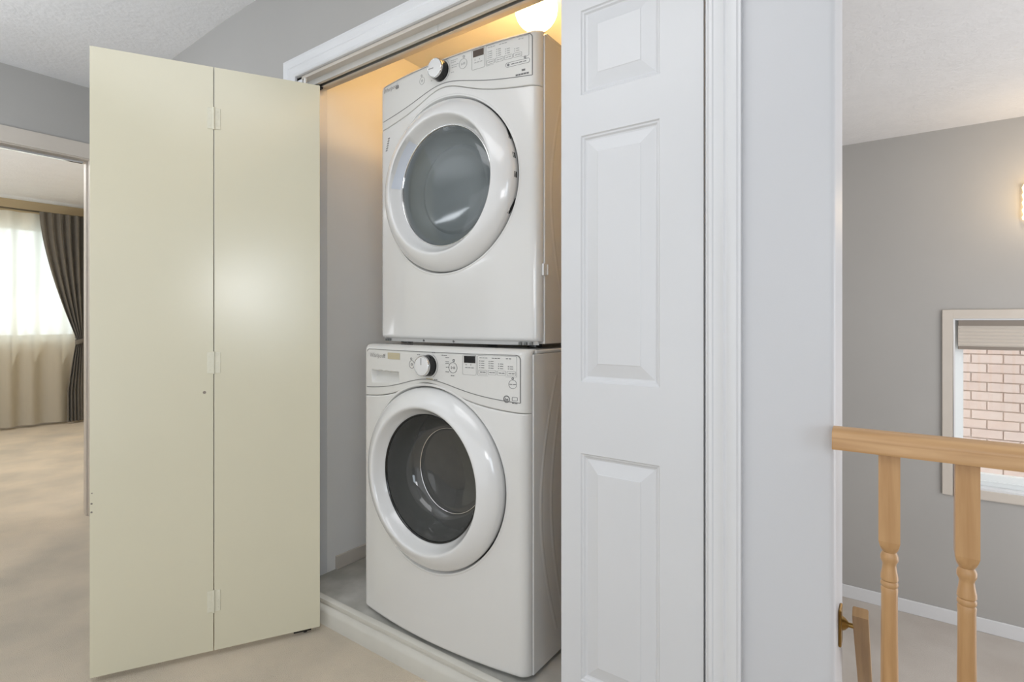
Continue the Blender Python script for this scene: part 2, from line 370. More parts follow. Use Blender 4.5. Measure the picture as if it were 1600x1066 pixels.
# stairwell
SY = 5.07; LZ = -1.07
wx0, wx1, wz0, wz1 = 0.34, 1.30, -0.06, 1.169
m = MB().box(-0.9, wx0, SY, SY+0.16, -1.3, 2.6); m.box(wx1, 2.6, SY, SY+0.16, -1.3, 2.6); m.box(wx0, wx1, SY, SY+0.16, -1.3, wz0); m.box(wx0, wx1, SY, SY+0.16, wz1, 2.6)
struct('wall_stair', m, M['wall'], 'grey stairwell wall with the small window and sconce', 'wall')
struct('wall_stair_left', MB().box(-0.95, -0.85, 2.33, SY+0.1, -1.3, 2.6), M['wall'], 'grey left wall of the stairwell', 'wall')
struct('wall_under_landing', MB().box(-0.1, 2.6, 1.22, 1.30, LZ, -0.2), M['wall'], 'grey wall under the edge of the hall floor', 'wall')
struct('floor_landing', MB().box(-0.95, 2.6, 1.30, SY, LZ-0.1, LZ), M['carpet_stair'], 'lower landing carpet under the stairwell window', 'floor')
struct('baseboard_stair', MB().box(-0.85, 2.6, SY-0.014, SY, LZ, LZ+0.1), M['trim'], 'white baseboard along the foot of the stairwell wall', 'baseboard', bevel=0.004)
# stairwell window
w = empty('window_2', (0, SY, 0)); tag(w, 'white framed stairwell window with raised blind', 'window', kind='structure')
fo = 0.063
m = MB()
for x0, x1, z0, z1 in ((wx0-fo, wx0, wz0-fo, wz1+fo), (wx1, wx1+fo, wz0-fo, wz1+fo), (wx0, wx1, wz1, wz1+fo), (wx0, wx1, wz0-fo, wz0)): m.box(x0, x1, -0.016, 0.0, z0, z1)
m.build('window_casing', M['trim_dim'], w, bevel=0.002)
m = MB()
m.box(wx0, wx0+0.012, -0.002, 0.158, wz0, wz1); m.box(wx1-0.012, wx1, -0.002, 0.158, wz0, wz1); m.box(wx0+0.012, wx1-0.012, -0.002, 0.158, wz1-0.012, wz1); m.box(wx0+0.012, wx1-0.012, -0.002, 0.158, wz0, wz0+0.014)
m.build('window_reveal', M['trim'], w)
m = MB()
m.box(wx0+0.012, wx0+0.065, 0.09, 0.14, wz0+0.014, wz1-0.012); m.box(wx1-0.065, wx1-0.012, 0.09, 0.14, wz0+0.014, wz1-0.012)
m.box(wx0+0.065, wx1-0.065, 0.09, 0.14, wz1-0.06, wz1-0.012); m.box(wx0+0.065, wx1-0.065, 0.09, 0.14, wz0+0.014, wz0+0.10); m.box(wx0+0.065, wx1-0.065, 0.08, 0.09, wz0+0.045, wz0+0.055)
m.build('window_frame', M['vinyl_frame'], w, bevel=0.003)
MB().box(wx0+0.065, wx1-0.065, 0.113, 0.117, wz0+0.10, wz1-0.06).build('pane', M['pane'], w)
# blind hanging in the window
bl = empty('window_blind', ((wx0+wx1)/2, SY+0.03, wz1-0.012)); tag(bl, 'taupe cellular blind pulled up at the top of the stairwell window', 'blind')
hw = (wx1-wx0)/2-0.03
MB().box(-hw, hw, -0.02, 0.02, -0.04, 0).build('headrail', M['blind_bar'], bl, bevel=0.003)
m = MB(); rows = []
for k in range(13):
    z = -0.04-0.15*k/12; y = -0.022 if k % 2 else -0.016
    rows.append([(-hw, y, z), (hw, y, z)])
m.grid(rows); rows = [[(-hw, -p[0][1], p[0][2]), (hw, -p[0][1], p[0][2])] for p in rows]; m.grid(rows)
m.build('pleated_fabric', M['blind'], bl)
MB().box(-hw, hw, -0.022, 0.022, -0.212, -0.19).build('bottom_rail', M['blind_bar'], bl, bevel=0.003)

# ================================================================ BIFOLD DOOR, OPEN (cream back side)
dang = math.atan2(0.595-1.194, -2.07+1.731)
d1 = empty('door_1', (-1.731, 1.194, 0.0), dang)
tag(d1, 'cream bifold door swung open flat into the hall', 'door', kind='structure')
# local x runs from the closet edge towards the camera side; visible face is on local +y
LW = 0.3425
for k in range(2):
    x0 = k*(LW+0.003)
    o = MB().box(x0, x0+LW, -0.030, 0.0, 0.020, 2.022).build('door_leaf', M['door_cream'], d1, bevel=0.0012)
def hinge(zc, dz=0.036):
    m = MB()
    xc = LW+0.0015
    for sgn in (-1, 1):
        xa, xb = sorted((xc+sgn*0.001, xc+sgn*0.020))
        m.box(xa, xb, 0.0, 0.0018, zc-dz, zc+dz)
    h = m.build('hinge', M['hinge'], d1, bevel=0.0008)
    k = MB().lathe([(0.0036, -dz-0.002), (0.0036, dz+0.002)], (xc, 0.0030, zc), n=10, cap=True)
    k.build('hinge_pin', M['hinge'], h, autos=40)
    s = MB()
    for sx in (-0.013, 0.013):
        for sz in (-0.025, 0.0, 0.025): s.lathe([(0.0, 0.0026), (0.003, 0.0024), (0.0034, 0.0016)], (xc+sx, 0, zc+sz), axis='y', n=8)
    stuff(s.build('screws', M['hinge'], h))
for z in (1.845, 1.008, 0.19): hinge(z)
def drill(x, z, r, nm='screw_hole'):
    MB().lathe([(r*1.35, 0.0001), (r*1.2, 0.0010), (r, 0.0003), (0.0, 0.0002)], (x, 0, z), axis='y', n=12).build(nm, M['blind_bar'], d1)
drill(0.372, 0.907, 0.0038); drill(0.357, 1.872, 0.0018)
drill(0.683, 0.545, 0.0022); drill(0.683, 0.572, 0.0022); drill(0.682, 0.605, 0.0016)
MB().lathe([(0.006, 0.022), (0.006, 0.0)], (0.05, -0.015, 2.022), n=12, cap=True).build('pivot_pin', M['galv'], d1)
m = MB(); m.lathe([(0.007, -0.014), (0.007, 0.0)], (0.05, -0.015, 0.02), n=12, cap=True); m.box(0.03, 0.09, -0.025, -0.005, 0.012, 0.0199)
m.build('foot_pivot', M['black'], d1)

# ================================================================ WHITE SIX PANEL BIFOLD LEAF
d2 = empty('door_2', (-0.745, 1.27, 0.0))
tag(d2, 'white closed bifold leaf with raised panels right of the machines', 'door', kind='structure')
DW = 0.3815; Z0, Z1 = 0.105, 2.105
def panel_face(m, W_, z0, z1, pans):
    # front face built as strips round the raised panels
    px0, px1 = pans[0][0], pans[0][1]
    def q(x0, x1, a, b): m.ngon([(x0, 0, a), (x1, 0, a), (x1, 0, b), (x0, 0, b)])
    q(0, px0, z0, z1); q(px1, W_, z0, z1)
    zc = z0
    for (_, _, a, b) in sorted(pans, key=lambda t: t[2]):
        q(px0, px1, zc, a); zc = b
        steps = [(0, 0), (0.003, 0.0035), (0.007, 0.0045), (0.011, 0.0085), (0.015, 0.0095), (0.019, 0.0085), (0.048, 0.0012), (0.050, 0.0)]
        rows = []
        for t, d in steps:
            rows.append([(px0+t, d, a+t), (px1-t, d, a+t), (px1-t, d, b-t), (px0+t, d, b-t)])
        m.grid(rows, close=True)
        t = steps[-1][0]
        m.ngon([(px0+t, 0.0, a+t), (px1-t, 0.0, a+t), (px1-t, 0.0, b-t), (px0+t, 0.0, b-t)])
    q(px0, px1, zc, z1)
pans = [(0.060, 0.277, 0.190, 0.797), (0.060, 0.277, 0.988, 1.645), (0.060, 0.277, 1.754, 1.980)]
m = MB(); panel_face(m, DW, Z0, Z1, pans)
t_ = 0.034
m.ngon([(0, 0, Z0), (0, 0, Z1), (0, t_, Z1), (0, t_, Z0)]); m.ngon([(DW, 0, Z0), (DW, t_, Z0), (DW, t_, Z1), (DW, 0, Z1)])
m.ngon([(0, 0, Z1), (DW, 0, Z1), (DW, t_, Z1), (0, t_, Z1)]); m.ngon([(0, 0, Z0), (0, t_, Z0), (DW, t_, Z0), (DW, 0, Z0)])
m.ngon([(0, t_, Z0), (0, t_, Z1), (DW, t_, Z1), (DW, t_, Z0)])
m.build('door_leaf', M['door_white'], d2, normals=False, autos=12)
MB().lathe([(0.006, 0.0), (0.006, 0.022)], (DW-0.03, 0.017, Z1), n=12, cap=True).build('pivot_pin', M['galv'], d2)
MB().lathe([(0.006, -0.014), (0.006, 0.0)], (DW-0.03, 0.017, Z0), n=12, cap=True).build('foot_pivot', M['galv'], d2)

# ================================================================ WASHER AND DRYER
HWID = 0.37
def yf(x, w=0.366, r=0.028, bulge=0.036):
    ax = min(abs(x), w)
    y = -bulge*(1-(ax/0.37)**2)
    e = ax-(w-r)
    if e > 0: y += r-math.sqrt(max(r*r-e*e, 0))
    return y
def xs_fine(w=0.366, r=0.028, n=60):
    xs = [-w+r*(1-math.cos(a*PI/2/8)) for a in range(8)]
    xs = [-w+r-r*math.sin((8-a)*PI/2/8) for a in range(8)]
    mid = [-w+r+(2*w-2*r)*k/n for k in range(n+1)]
    return xs+mid+[-x for x in xs[::-1]]
def front_shell(zlo, zhi, e_lo, e_hi, name, mt, parent, nz=20, dent=None, hole=None, n=60):
    m = MB(); xs = xs_fine(n=n); rows = []
    def col(x):
        a, b = zlo(x), zhi(x)
        zs = [a+e_lo*(1-math.cos(k*PI/2/4)) for k in range(5)]+[a+e_lo+(b-a-e_lo-e_hi)*k/nz for k in range(1, nz)]+[b-e_hi+e_hi*math.sin(k*PI/2/5) for k in range(6)]
        out = [(x, 0.045, a)]
        for z in zs:
            y = yf(x)
            dl = z-a; dh = b-z
            if dl < e_lo: y += e_lo-math.sqrt(max(e_lo**2-(e_lo-dl)**2, 0))
            if dh < e_hi: y += e_hi-math.sqrt(max(e_hi**2-(e_hi-dh)**2, 0))
            if dent: y += dent(x, z)
            out.append((x, y, z))
        out.append((x, 0.045, b))
        return out
    cols = [col(x) for x in xs]
    i = len(m.v); nn = len(cols[0])
    for c_ in cols: m.v += c_
    for a in range(len(cols)-1):
        for b in range(nn-1):
            q = (i+a*nn+b, i+(a+1)*nn+b, i+(a+1)*nn+b+1, i+a*nn+b+1)
            if hole:
                cx_ = sum(m.v[k][0] for k in q)/4; cz_ = sum(m.v[k][2] for k in q)/4
                if math.hypot(cx_-hole[0], cz_-hole[1]) < hole[2]: continue
            m.f.append(q)
    return m.build(name, mt, parent, autos=50, normals=False)

def surf_strip(m, path, wdt, lift=0.0008):
    """thin raised ribbon following path [(x,z)] on the bowed console"""
    n = len(path)
    L = []; R = []
    for k, (x, z) in enumerate(path):
        a = path[max(k-1, 0)]; b = path[min(k+1, n-1)]
        dx, dz = b[0]-a[0], b[1]-a[1]; l = math.hypot(dx, dz) or 1
        nx, nz = -dz/l*wdt/2, dx/l*wdt/2
        L.append((x+nx, yf(x+nx)-lift, z+nz)); R.append((x-nx, yf(x-nx)-lift, z-nz))
    Lb = [(p[0], p[1]+lift*2, p[2]) for p in L]; Rb = [(p[0], p[1]+lift*2, p[2]) for p in R]
    m.grid([Lb, L, R, Rb])
def rect_path(x0, x1, z0, z1, r=0.004):
    p = []
    for cx_, cz_, a0 in ((x1-r, z1-r, 0), (x0+r, z1-r, 90), (x0+r, z0+r, 180), (x1-r, z0+r, 270)):
        for k in range(4):
            a = math.radians(a0+30*k); p.append((cx_+r*math.cos(a), cz_+r*math.sin(a)))
    return p+[p[0]]
def circ_path(cx_, cz_, r, a0=0, a1=360, n=18):
    return [(cx_+r*math.cos(math.radians(a0+(a1-a0)*k/n)), cz_+r*math.sin(math.radians(a0+(a1-a0)*k/n))) for k in range(n+1)]
def text_on(txt, x, z, size, mt, parent, name='lettering', shear=0.0, rot=0.0, bold=0.0, lift=0.0008):
    cu = bpy.data.curves.new('t', 'FONT'); cu.body = txt; cu.size = size; cu.shear = shear; cu.offset = bold; cu.resolution_u = 3
    ob = bpy.data.objects.new('t', cu); C.objects.link(ob)
    me = bpy.data.meshes.new_from_object(ob)
    bpy.data.objects.remove(ob); bpy.data.curves.remove(cu)
    c_, s_ = math.cos(rot), math.sin(rot)
    for v in me.vertices:
        u, w_ = v.co.x*c_-v.co.y*s_, v.co.x*s_+v.co.y*c_
        v.co = (x+u, yf(x+u)-lift, z+w_)
    me.materials.clear(); me.materials.append(mt); me.name = name
    o = bpy.data.objects.new(name, me); C.objects.link(o); o.parent = parent
    return o
def dashes(m, x, z, n, w, dx, h=0.0022):
    for k in range(n): surf_strip(m, [(x+k*dx, z), (x+k*dx+w, z)], h)

def machine(name, label, cat, loc, H, seam0, is_washer):
    root = empty(name, loc); tag(root, label, cat)
    bell = lambda x, w: 1/(1+(x/w)**2)**1.5
    s1 = lambda x: seam0+0.060*bell(x, 0.215)-0.006
    s2 = lambda x: seam0-0.030+0.078*bell(x, 0.19)-0.007
    DC = (0.0, 0.537)
    # cabinet: side/back/top shell behind the bowed front
    m = MB()
    m.box(-HWID, HWID, 0.030, 0.70, 0.0, H-0.012)
    me_cab = m
    cab = MB()
    def prism(y0, y1, z0, z1, w): cab.box(-w, w, y0, y1, z0, z1)
    # hollow cabinet so that the drum opening stays open
    cab.box(-HWID, -HWID+0.012, 0.030, 0.70, 0.0, H-0.014); cab.box(HWID-0.012, HWID, 0.030, 0.70, 0.0, H-0.014)
    cab.box(-HWID+0.012, HWID-0.012, 0.688, 0.70, 0.0, H-0.014); cab.box(-HWID+0.012, HWID-0.012, 0.030, 0.688, H-0.04, H-0.014)
    cab.box(-HWID+0.012, HWID-0.012, 0.035, 0.688, 0.0, 0.02)
    cabinet = cab.build('cabinet', M['enamel'], root, bevel=0.003)
    tp = MB().box(-HWID+0.001, HWID-0.001, 0.046, 0.70, H-0.014, H-0.002).build('top_panel', M['enamel'], root, bevel=0.005, seg=3)
    # pressed side ribs
    for sx in (-1, 1):
        rib = MB(); 
        def bow(t, y_top, y_mid): return y_top+(y_mid-y_top)*math.sin(PI*t)
        rows = []
        for off, dep in ((0.0, 0.0), (0.008, 0.0014), (0.012, 0.0014), (0.020, 0.0)):
            rows.append([(sx*(HWID+dep-0.0002), bow(k/24, 0.150, 0.060)+off+0.0, 0.08+0.80*k/24) for k in range(25)])
        rib.grid(rows)
        rows = []
        for off, dep in ((0.0, 0.0), (0.008, 0.0014), (0.012, 0.0014), (0.020, 0.0)):
            rows.append([(sx*(HWID+dep-0.0002), bow(k/24, 0.195, 0.120)+off, 0.10+0.77*k/24) for k in range(25)])
        rib.grid(rows)
        rows = []
        for off, dep in ((0.0, 0.0), (0.008, 0.0014), (0.012, 0.0014), (0.020, 0.0)):
            rows.append([(sx*(HWID+dep-0.0002), bow(k/24, 0.56, 0.63)+off, 0.08+0.80*k/24) for k in range(25)])
        rib.grid(rows)
        rib.build('side_rib', M['enamel'], cabinet, autos=60)
    # front lower panel and console
    front_shell(lambda x: 0.0 if is_washer else 0.008, lambda x: s2(x)-0.0008, 0.012, 0.004, 'front_panel', M['enamel'], root, nz=200, hole=(DC[0], DC[1], 0.3045), n=150)
    dent = None
    if is_washer:
        def dent(x, z):
            x0, x1 = -0.304, -0.143
            zt_, zb_ = 0.875, 0.828+0.012*(x-x0)/(x1-x0)
            if x < x0 or x > x1 or z < zb_ or z > zt_: return 0
            k = min(1, (x-x0)/0.006, (x1-x)/0.006)
            t = (z-zb_)/(zt_-zb_)
            e = min(1, (zt_-z)/0.004)
            return 0.024*k*e*math.sin(min(t*1.15, 1)*PI/2)
    con = front_shell(lambda x: s2(x)+0.0008, lambda x: H, 0.004, 0.024, 'console', M['console'], root, nz=56, dent=dent, n=230)
    # backing that closes the seam
    MB().box(-HWID+0.012, HWID-0.012, 0.031, 0.034, 0.82, H-0.04).build('backing', M['enamel'], con)
    # console outline
    m = MB()
    zt_ = H-0.016
    xr_, xl_ = 0.346, -0.342
    p = [(xl_+0.004+ (xr_-xl_-0.004)*k/60, s1(xl_+(xr_-xl_)*k/60)) for k in range(61)]
    surf_strip(m, p, 0.0024)
    p = [(xr_, s1(xr_)), (xr_, zt_-0.014)]+[(xr_-0.014+0.014*math.cos(a*PI/12), zt_-0.014+0.014*math.sin(a*PI/12)) for a in range(1, 7)]
    surf_strip(m, p, 0.0026)
    m.build('outline', M['line'], con)
    m = MB()
    p = [(xr_-0.014-(xr_-0.014-xl_-0.02)*k/50, zt_) for k in range(51)]+[(xl_+0.02-0.012*math.sin(a*PI/12), zt_-0.010+0.010*math.cos(a*PI/12)) for a in range(1, 7)]
    surf_strip(m, p, 0.0016); m.build('outline', M['silver' if not is_washer else 'line'], con)
    # knob
    kx, kz = (0.004, 0.905) if is_washer else (-0.010, 0.933)
    ky = yf(kx)
    kb = MB().lathe([(0.0, -0.026), (0.031, -0.026), (0.0335, -0.024), (0.0345, -0.004), (0.036, 0.001)], (kx, ky, kz), axis='y', n=40)
    kn = kb.build('knob', M['black'], root, autos=40)
    MB().lathe([(0.0, -0.0335), (0.026, -0.0335), (0.0300, -0.0325), (0.0318, -0.030), (0.0322, -0.0262)], (kx, ky, kz), axis='y', n=40).build('knob_face', M['plastic'], kn, autos=30)
    MB().lathe([(0.0298, -0.0330), (0.0312, -0.0340), (0.0326, -0.0320), (0.0330, -0.0262)], (kx, ky, kz), axis='y', n=40).build('knob_rim', M['chrome'], kn, smooth=True)
    if is_washer: MB().box(kx-0.001, kx+0.001, ky-0.0345, ky-0.0334, kz+0.004, kz+0.026).build('pointer', M['ink'], kn)
    else: MB().box(kx-0.026, kx-0.004, ky-0.0345, ky-0.0334, kz-0.001, kz+0.001).build('pointer', M['ink'], kn)
    # markings
    zo = 0.0 if is_washer else 0.016
    if is_washer:
        text_on('Whirlpool', -0.318, 0.920, 0.023, M['silver'], con, shear=0.25)
        m = MB(); dashes(m, -0.232, 0.930, 1, 0.014, 1, 0.004); dashes(m, -0.232, 0.923, 1, 0.014, 1, 0.002); stuff(m.build('model_mark', M['ink'], con))
        t = MB(); x0, x1 = -0.203, -0.135
        t.grid([[(x0+(x1-x0)*k/6, yf(x0+(x1-x0)*k/6)-0.0012, 0.918) for k in range(7)], [(x0+(x1-x0)*k/6, yf(x0+(x1-x0)*k/6)-0.0012, 0.940) for k in range(7)]])
        tg = t.build('tag', M['tag'], con); tg['label'] = 'small yellowed rectangular tag'
        m = MB()
        for k in range(3): dashes(m, -0.196, 0.924+k*0.0055, 5, 0.008, 0.012, 0.0014)
        stuff(m.build('print', M['blind_bar'], con))
    else:
        text_on('Whirlpool', -0.338, 0.944, 0.022, M['silver'], con, shear=0.25)
        m = MB(); surf_strip(m, rect_path(-0.253, -0.238, 0.939, 0.949, 0.002), 0.003); dashes(m, -0.250, 0.944, 1, 0.009, 1, 0.004); stuff(m.build('model_mark', M['ink'], con))
    pw = (-0.074, 0.905) if is_washer else (-0.103, 0.925)
    st = (0.108, 0.903) if is_washer else (0.089, 0.932)
    m = MB()
    surf_strip(m, circ_path(pw[0], pw[1], 0.013), 0.0012); surf_strip(m, circ_path(pw[0]-0.003, pw[1]+0.019, 0.0032), 0.002)
    surf_strip(m, circ_path(pw[0], pw[1], 0.004, 120, 420), 0.0012); surf_strip(m, [(pw[0], pw[1]), (pw[0], pw[1]+0.005)], 0.0012)
    surf_strip(m, circ_path(st[0], st[1], 0.0165), 0.0014); surf_strip(m, circ_path(st[0]+0.003, st[1]+0.023, 0.0032), 0.003)
    surf_strip(m, [(st[0]-0.007, st[1]-0.004), (st[0]-0.007, st[1]+0.004), (st[0]-0.001, st[1]), (st[0]-0.007, st[1]-0.004)], 0.0014)
    surf_strip(m, [(st[0]+0.003, st[1]-0.004), (st[0]+0.003, st[1]+0.004)], 0.0016); surf_strip(m, [(st[0]+0.007, st[1]-0.004), (st[0]+0.007, st[1]+0.004)], 0.0016)
    stuff(m.build('button_symbols', M['ink_soft' if not is_washer else 'ink'], con))
    m = MB()
    # cycle names round the knob
    if is_washer:
        for (x, z, n) in ((-0.048, 0.939, 2), (-0.050, 0.925, 2), (-0.052, 0.911, 2), (-0.050, 0.897, 2), (0.062, 0.941, 3), (0.078, 0.934, 2), (0.078, 0.921, 2), (0.078, 0.915, 2), (0.080, 0.903, 2), (0.078, 0.889, 2), (0.020, 0.948, 2), (0.030, 0.861, 2), (0.100, 0.878, 2)):
            dashes(m, x, z, n, 0.006, 0.0078, 0.0022)
    else:
        for (x, z, n) in ((-0.058, 0.925, 2), (-0.058, 0.912, 1), (0.036, 0.955, 4), (0.036, 0.948, 3), (0.040, 0.938, 4), (0.040, 0.931, 3), (0.036, 0.915, 2)):
            dashes(m, x, z, n, 0.006, 0.0078, 0.0020)
    surf_strip(m, circ_path(kx, kz, 0.0415, 300, 420, 14), 0.0009)
    stuff(m.build('cycle_marks', M['ink' if is_washer else 'ink_soft'], con))
    if is_washer:
        m = MB(); dashes(m, -0.006, 0.862, 3, 0.009, 0.0105, 0.004); mk = m.build('temperature_mark', M['tag'], con); mk['label'] = 'small yellow mark under the knob'
    # display and key block
    bx0, bx1, bz0, bz1 = (0.146, 0.197, 0.884, 0.945) if is_washer else (0.125, 0.176, 0.900, 0.965)
    m = MB(); surf_strip(m, rect_path(bx0, bx1, bz0, bz1-0.0), 0.0010); surf_strip(m, rect_path(bx1+0.005, 0.335, bz0, bz1), 0.0010)
    for k in range(4):
        xa = bx1+0.009+k*0.0325; surf_strip(m, rect_path(xa, xa+0.028, bz0+0.004, bz0+0.017, 0.002), 0.0009)
    stuff(m.build('key_outlines', M['ink_soft'], con))
    dx0, dx1 = bx0+0.006, bx0+0.048
    dz0, dz1 = bz1-0.024, bz1-0.003
    m = MB(); n = 6
    a = [(dx0+(dx1-dx0)*k/n, yf(dx0+(dx1-dx0)*k/n)-0.0015, dz0) for k in range(n+1)]; b = [(p_[0], p_[1], dz1) for p_ in a]
    a0 = [(p_[0], p_[1]+0.003, dz0) for p_ in a]; b0 = [(p_[0], p_[1]+0.003, dz1) for p_ in a]
    m.grid([a0, a, b, b0]); m.build('display', M['display' if is_washer else 'display_brown'], con)
    m = MB()
    dashes(m, bx0+0.010, bz0+0.022, 3, 0.009, 0.0115, 0.0020); dashes(m, bx0+0.012, bz0+0.031, 2, 0.003, 0.018, 0.003)
    dashes(m, bx1+0.012, bz1-0.007, 3, 0.008, 0.0100, 0.0022); dashes(m, bx1+0.055, bz1-0.007, 3, 0.008, 0.0100, 0.0022); dashes(m, 0.300, bz1-0.007, 2, 0.007, 0.010, 0.0022)
    for k in range(4):
        xa = bx1+0.012+k*0.0325
        for j in range(4 if k < 2 else (3 if k == 2 else 2)): dashes(m, xa, bz0+0.024+j*0.0068, 1, 0.0028, 1, 0.0028); dashes(m, xa+0.006, bz0+0.024+j*0.0068, 1, 0.011, 1, 0.0019)
        dashes(m, xa+0.002, bz0+0.0105, 2, 0.009, 0.0105, 0.0022)
    stuff(m.build('key_print', M['ink' if is_washer else 'ink_soft'], con))
    m = MB()
    if is_washer:
        surf_strip(m, circ_path(0.322, 0.863, 0.013), 0.0010); dashes(m, 0.311, 0.863, 2, 0.010, 0.012, 0.0024); surf_strip(m, circ_path(0.322, 0.880, 0.0028), 0.002)
        surf_strip(m, circ_path(0.302, 0.818, 0.0095), 0.0028); text_on('he', 0.295, 0.814, 0.012, M['ink'], con, shear=0.2, bold=0.0004)
        surf_strip(m, rect_path(0.320, 0.337, 0.815, 0.825, 0.002), 0.0012); dashes(m, 0.320, 0.808, 2, 0.008, 0.0095, 0.004)
    else:
        surf_strip(m, rect_path(0.255, 0.338, 0.878, 0.892, 0.006), 0.0009); surf_strip(m, circ_path(0.322, 0.897, 0.0030), 0.002); surf_strip(m, circ_path(0.264, 0.885, 0.0026), 0.003); dashes(m, 0.275, 0.885, 4, 0.011, 0.0135, 0.0022)
        dashes(m, 0.311, 0.858, 1, 0.012, 1, 0.006); dashes(m, 0.290, 0.846, 5, 0.008, 0.0093, 0.005)
    stuff(m.build('badge', M['ink'], con))

    # ---- round door
    door = empty('door', (0, 0, 0)); door.parent = root
    cx_, cz_ = DC
    R = 0.296
    prof = [(R-0.006, 0.010), (R-0.001, -0.012), (R, -0.026), (R-0.003, -0.036), (R-0.010, -0.045), (R-0.022, -0.055), (R-0.036, -0.064), (R-0.048, -0.0695), (R-0.055, -0.072), (R-0.060, -0.0725), (R-0.064, -0.070), (R-0.069, -0.062), (R-0.077, -0.047), (0.2085, -0.031), (0.205, -0.026)]
    # inner recess is cut deeper at the left as a hand grip (dryer)
    ring = MB(); n = 128; rows = []
    # refine profile
    fine = []
    for a, b in zip(prof, prof[1:]):
        fine += [(a[0]+(b[0]-a[0])*k/2, a[1]+(b[1]-a[1])*k/2) for k in range(2)]
    fine.append(prof[-1])
    for r_, h_ in fine:
        row = []
        for k in range(n):
            a = 2*PI*k/n; hh = h_
            if not is_washer:
                deg = math.degrees(a)
                if 128 <= deg <= 182 and 0.209 < r_ < R-0.062: hh += 0.016*min(1, (182-deg)/22)
            row.append((cx_+r_*math.cos(a), hh, cz_+r_*math.sin(a)))
        rows.append(row)
    ring.grid(rows, close=True)
    ring.build('door_ring', M['plastic'], door, autos=50)
    if not is_washer:
        g = MB(); rows = []
        for r_, h_ in ((R-0.066, -0.052), (R-0.072, -0.040), (R-0.080, -0.026), (0.212, -0.0195)):
            rows.append([(cx_+r_*math.cos(math.radians(129+k*1.5)), h_-0.0012+(0.016*(1-min(1, (182-129-k*1.5)/22)))*-1, cz_+r_*math.sin(math.radians(129+k*1.5))) for k in range(32)])
        g.grid(rows); g_ = g.build('grip_insert', M['grey_plastic'], door, autos=50); g_['label'] = 'bluish grey grip insert'
        for k, (deg, w_) in enumerate(((27, 5), (11, 1.8), (-1, 1.8), (-20, 5))):
            g = MB(); rows = []
            for h_ in (-0.030, -0.016):
                rows.append([(cx_+(R-0.0002)*math.cos(math.radians(deg-w_+2*w_*j/6)), h_+(0.003*j if abs(w_) > 3 else 0), cz_+(R-0.0002)*math.sin(math.radians(deg-w_+2*w_*j/6))) for j in range(7)])
            g.grid(rows); g.build('hinge_slot', M['dark'], door, smooth=True)
    # thin recessed moat round the door on the body
    mo = MB(); rows = []
    for r_, l_ in ((R+0.0135, 0.0006), (R+0.011, -0.0008), (R+0.008, -0.0012), (R+0.0055, -0.0004), (R+0.004, 0.004), (R+0.001, 0.014)):
        row = []
        for k in range(96):
            a = 2*PI*k/96; x = cx_+r_*math.cos(a)
            row.append((x, yf(x)+l_, cz_+r_*math.sin(a)))
        rows.append(row)
    mo.grid(rows, close=True); mo.build('door_surround', M['enamel'], root, autos=50)
    # glass, gasket and drum
    MB().lathe([(0.209, -0.031), (0.2075, -0.0345), (0.2045, -0.0335), (0.203, -0.028)], (cx_, 0, cz_), axis='y', n=96).build('glass_rim', M['black' if is_washer else 'chrome'], door, smooth=True)
    if is_washer:
        pr_ = [(0.2035, -0.029), (0.199, -0.015), (0.190, 0.020), (0.176, 0.052), (0.158, 0.074), (0.146, 0.079), (0.142, 0.077), (0.120, 0.086), (0.06, 0.094), (0.0, 0.096)]
    else:
        pr_ = [(0.2035, -0.029), (0.196, -0.034), (0.17, -0.040), (0.12, -0.047), (0.06, -0.051), (0.0, -0.052)]
    MB().lathe(pr_, (cx_, 0, cz_), axis='y', n=96).build('door_glass', M['glass_washer' if is_washer else 'glass_dryer'], door, smooth=True)
    if not is_washer:
        pr_ = [(0.2030, -0.026), (0.190, 0.010), (0.170, 0.030), (0.150, 0.036), (0.146, 0.030), (0.11, 0.036), (0.0, 0.045)]
        pr_ = [(0.2030, -0.026), (0.196, 0.000), (0.178, 0.020), (0.158, 0.030), (0.150, 0.022), (0.142, 0.020), (0.136, 0.026), (0.11, 0.032), (0.05, 0.040), (0.0, 0.042)]
        MB().lathe(pr_, (cx_, 0, cz_), axis='y', n=96).build('inner_bowl', M['bowl'], door, autos=60)
    else:
        MB().lathe([(0.1435, 0.0755), (0.1455, 0.0735), (0.1475, 0.0755)], (cx_, 0, cz_), axis='y', n=96).build('bowl_edge', M['chrome'], door, smooth=True)
    MB().lathe([(0.2035, -0.025), (0.215, 0.01), (0.222, 0.06), (0.205, 0.085), (0.215, 0.11), (0.26, 0.115)], (cx_, 0, cz_), axis='y', n=72).build('gasket', M['gasket'], root, smooth=True)
    dr = MB(); dr.lathe([(0.262, 0.115), (0.262, 0.50), (0.24, 0.56), (0.10, 0.58), (0.0, 0.58)], (cx_, 0, cz_), axis='y', n=72)
    drum = dr.build('drum', M['drum'], root, autos=40)
    for k in range(3):
        a = math.radians(30+120*k); ca, sa = math.cos(a), math.sin(a)
        f_ = MB(); rows = []
        for y in (0.14, 0.52):
            rows.append([(cx_+(0.262-hh)*ca-t*sa, y, cz_+(0.262-hh)*sa+t*ca) for t, hh in ((-0.05, 0), (-0.025, 0.025), (0, 0.05), (0.025, 0.025), (0.05, 0))])
        f_.grid(rows); f_.build('drum_paddle', M['gasket'], drum, smooth=True)
    # feet
    for sx in (-0.30, 0.30):
        for y in (0.08, 0.63):
            MB().lathe([(0.024, -0.012), (0.024, -0.004), (0.008, -0.002), (0.008, 0.004)], (sx, y, 0.0), n=16, cap=True).build('foot', M['black'], root, autos=40)
    return root

